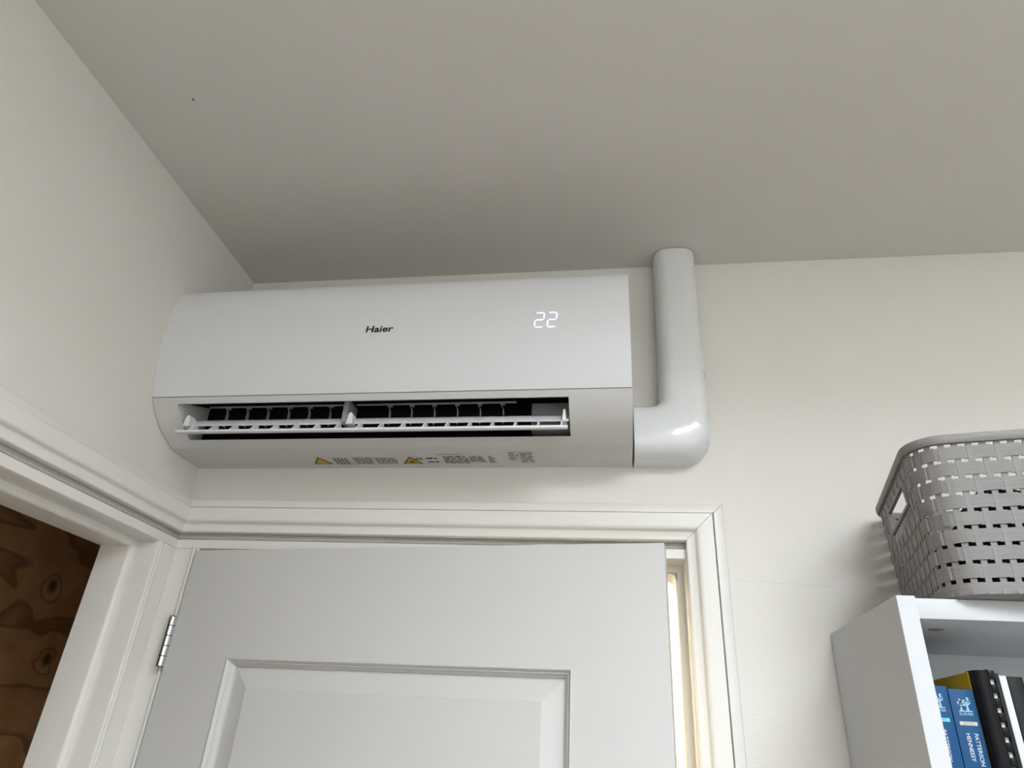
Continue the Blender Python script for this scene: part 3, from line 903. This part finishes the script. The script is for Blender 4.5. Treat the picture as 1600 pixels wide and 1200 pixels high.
# ------------------------------------------------------------------ woven basket
TH_B = math.radians(10.5)
bk = empty('storage_basket', (1.30, -0.15, TOPZ))
tag(bk, 'grey-taupe woven plastic storage basket standing on the white bookcase', 'basket')
BH, LU, LV = 0.184, 0.400, 0.298
BO = Vector((1.1405, -0.3035))
eu = Vector((math.cos(TH_B), -math.sin(TH_B))); ev = Vector((math.sin(TH_B), math.cos(TH_B)))
NT = 46                      # tiles round the basket
def outline_fn(h, off=0.0):
    """closed rounded rectangle at height h (0..1); returns function t in [0,1) -> (u, v, normal)"""
    k = 1 - h
    u0, u1 = 0.008 * k - off, LU - 0.008 * k + off
    v0, v1 = 0.016 * k - off, LV - 0.006 * k + off
    r = 0.040 - 0.006 * k + off
    segs = [('l', (u0 + r, v0), (u1 - r, v0)), ('a', (u1 - r, v0 + r), -90), ('l', (u1, v0 + r), (u1, v1 - r)), ('a', (u1 - r, v1 - r), 0),
            ('l', (u1 - r, v1), (u0 + r, v1)), ('a', (u0 + r, v1 - r), 90), ('l', (u0, v1 - r), (u0, v0 + r)), ('a', (u0 + r, v0 + r), 180)]
    lens = [math.dist(s[1], s[2]) if s[0] == 'l' else math.pi / 2 * r for s in segs]
    tot = sum(lens)
    def fn(t):
        d = (t % 1.0) * tot
        for s, L in zip(segs, lens):
            if d <= L + 1e-12: break
            d -= L
        if s[0] == 'l':
            f = d / L
            a, b = s[1], s[2]
            du, dv = (b[0] - a[0]) / L, (b[1] - a[1]) / L
            return a[0] + (b[0] - a[0]) * f, a[1] + (b[1] - a[1]) * f, (dv, -du)
        ang = math.radians(s[2] + 90 * d / L)
        return s[1][0] + r * math.cos(ang), s[1][1] + r * math.sin(ang), (math.cos(ang), math.sin(ang))
    return fn
_cache = {}
def bpos(t, h, off):
    key = round(h, 5)
    if key not in _cache: _cache[key] = outline_fn(h)
    u, v, n = _cache[key](t)
    u += n[0] * off; v += n[1] * off
    p = BO + eu * u + ev * v
    return (p.x, p.y, TOPZ + 0.0005 + h * BH)
# handle opening on the left side: find the t range whose v lies inside it (and a twin on the right side)
HZ0, HZ1 = (Z0 + 0.3015 - TOPZ) / BH, (Z0 + 0.3290 - TOPZ) / BH
def in_handle(t, h, grow=0.0):
    u, v, n = (_cache.get(round(h, 5)) or _cache.setdefault(round(h, 5), outline_fn(h)))(t)
    return abs(n[0]) > 0.99 and 0.075 - grow < v < 0.205 + grow
def ring_strip(bm, ts, h0, h1, off_fn, thick, closed, hh=None):
    rows = []
    for t in ts:
        o = off_fn(t)
        rows.append([bm.verts.new(bpos(t, h0, o)), bm.verts.new(bpos(t, h1, o)), bm.verts.new(bpos(t, h1, o - thick)), bm.verts.new(bpos(t, h0, o - thick))])
    m = len(rows)
    for i in range(m if closed else m - 1):
        a, b = rows[i], rows[(i + 1) % m]
        for k in range(4):
            bm.faces.new((a[k], b[k], b[(k + 1) % 4], a[(k + 1) % 4]))
    if not closed:
        bm.faces.new(rows[0]); bm.faces.new(list(reversed(rows[-1])))
PH = [0.0, 0.18, 0.36, 0.54, 0.72, 0.86, 0.985]
pitch = 0.0193 / BH
band_h = 0.0150 / BH
first = 0.0190 / BH
bands = 8
for rrow in range(bands):
    h0 = first + pitch * rrow
    h1 = h0 + band_h
    sh = 0.5 * (rrow % 2)
    ts = [((k + p) + sh) / NT for k in range(NT) for p in PH]
    fnm = outline_fn((h0 + h1) / 2)
    off = lambda t: 0.0003 + (0.0030 if abs(fnm(t)[2][1]) > 0.75 else 0.0014) * ((((t * NT) - sh) % 1.0) ** 1.3)
    bm = bmesh.new()
    hm = (h0 + h1) / 2
    if h1 > HZ0 and h0 < HZ1:
        keep = [not in_handle(t, hm, 0.004) for t in ts]
        runs, cur = [], []
        s0 = next(i for i, kk in enumerate(keep) if not kk)
        for i in range(len(ts) + 1):
            j = (s0 + i) % len(ts)
            if i < len(ts) and keep[j]: cur.append(ts[j])
            elif cur: runs.append(cur); cur = []
        for rn in runs: ring_strip(bm, rn, h0, h1, off, 0.0016, False)
    else:
        ring_strip(bm, ts, h0, h1, off, 0.0016, True)
    finish('woven_band', bm, 'basket', bk)
# upright slats behind the bands
for k in range(NT * 2):
    t0 = (k + 0.27) / (2 * NT); t1 = (k + 0.73) / (2 * NT)
    tm = (t0 + t1) / 2
    spans = [(0.01, 0.95)]
    if in_handle(tm, 0.8, 0.004): spans = [(0.01, HZ0 - 0.02), (HZ1 + 0.02, 0.95)]
    bm = bmesh.new()
    for a, c in spans:
        add_prism(bm, [[bpos(t0, h, 0.0009), bpos(t1, h, 0.0009), bpos(t1, h, -0.0012), bpos(t0, h, -0.0012)] for h in (a, c)])
    finish('slat', bm, 'basket', bk)
# rim with rounded lip
bm = bmesh.new()
ts = [k / 240 for k in range(240)]
prof_r = [(0.0015, 0.9405), (0.0045, 0.9405), (0.0058, 0.950), (0.0060, 0.985), (0.0045, 0.998), (0.0020, 1.0), (-0.0015, 0.998), (-0.0022, 0.985), (-0.0022, 0.945)]
rings = [[bm.verts.new(bpos(t, h, o)) for o, h in prof_r] for t in ts]
for i in range(len(rings)):
    a, b = rings[i], rings[(i + 1) % len(rings)]
    for k in range(len(prof_r)):
        j = (k + 1) % len(prof_r)
        bm.faces.new((a[k], b[k], b[j], a[j]))
finish('rim', bm, 'basket', bk, 40)
# plain base tray
bm = bmesh.new()
rings = [[bm.verts.new(bpos(t, h, o)) for t in ts] for o, h in ((-0.004, 0.0), (0.0, 0.012), (0.0012, 0.05), (0.0012, 0.078), (-0.0012, 0.078), (-0.0015, 0.02))]
for a, b in zip(rings[:-1], rings[1:]):
    for k in range(len(ts)):
        j = (k + 1) % len(ts)
        bm.faces.new((a[k], a[j], b[j], b[k]))
bm.faces.new(list(reversed(rings[0]))); bm.faces.new(rings[-1])
finish('base_tray', bm, 'basket', bk, 40)
# frames round the two handle openings
for side in (0, 1):
    bm = bmesh.new()
    cand = [t for t in [k / 4000 for k in range(4000)] if in_handle(t, 0.8, 0.004)]
    fn = outline_fn(0.8)
    cand = [t for t in cand if (fn(t)[0] < LU / 2) == (side == 0)]
    ta, tb = min(cand), max(cand)
    g = 0.004 / BH
    wdt = (tb - ta) * 0.05
    outer = [(ta, HZ0 - g * 0.2), (tb, HZ0 - g * 0.2), (tb, HZ1 + g), (ta, HZ1 + g)]
    inner = [(ta + wdt, HZ0 + g * 0.6), (tb - wdt, HZ0 + g * 0.6), (tb - wdt * 1.8, HZ1), (ta + wdt * 1.8, HZ1)]
    vo = [bm.verts.new(bpos(t, h, 0.0026)) for t, h in outer]; vi = [bm.verts.new(bpos(t, h, 0.0026)) for t, h in inner]
    wo = [bm.verts.new(bpos(t, h, -0.0020)) for t, h in outer]; wi = [bm.verts.new(bpos(t, h, -0.0020)) for t, h in inner]
    for k in range(4):
        j = (k + 1) % 4
        bm.faces.new((vo[k], vo[j], vi[j], vi[k])); bm.faces.new((wo[k], wi[k], wi[j], wo[j]))
        bm.faces.new((vo[k], wo[k], wo[j], vo[j])); bm.faces.new((vi[k], vi[j], wi[j], wi[k]))
    finish('handle_frame', bm, 'basket', bk)

# dark soft bundle lying in the basket, glimpsed through the slots and the handle opening
bm = bmesh.new()
NU, NV = 22, 16
def heap(i, j):
    u = 0.020 + (LU - 0.040) * i / NU; v = 0.026 + (LV - 0.046) * j / NV
    e = min(i, NU - i) / NU * 6; g = min(j, NV - j) / NV * 6
    f = min(1, e) ** 0.5 * min(1, g) ** 0.5
    z = 0.006 + f * (0.128 + 0.012 * math.sin(u * 31 + 1.3) * math.cos(v * 27) + 0.006 * math.sin(u * 90 + v * 70))
    p = BO + eu * u + ev * v
    return (p.x, p.y, TOPZ + z)
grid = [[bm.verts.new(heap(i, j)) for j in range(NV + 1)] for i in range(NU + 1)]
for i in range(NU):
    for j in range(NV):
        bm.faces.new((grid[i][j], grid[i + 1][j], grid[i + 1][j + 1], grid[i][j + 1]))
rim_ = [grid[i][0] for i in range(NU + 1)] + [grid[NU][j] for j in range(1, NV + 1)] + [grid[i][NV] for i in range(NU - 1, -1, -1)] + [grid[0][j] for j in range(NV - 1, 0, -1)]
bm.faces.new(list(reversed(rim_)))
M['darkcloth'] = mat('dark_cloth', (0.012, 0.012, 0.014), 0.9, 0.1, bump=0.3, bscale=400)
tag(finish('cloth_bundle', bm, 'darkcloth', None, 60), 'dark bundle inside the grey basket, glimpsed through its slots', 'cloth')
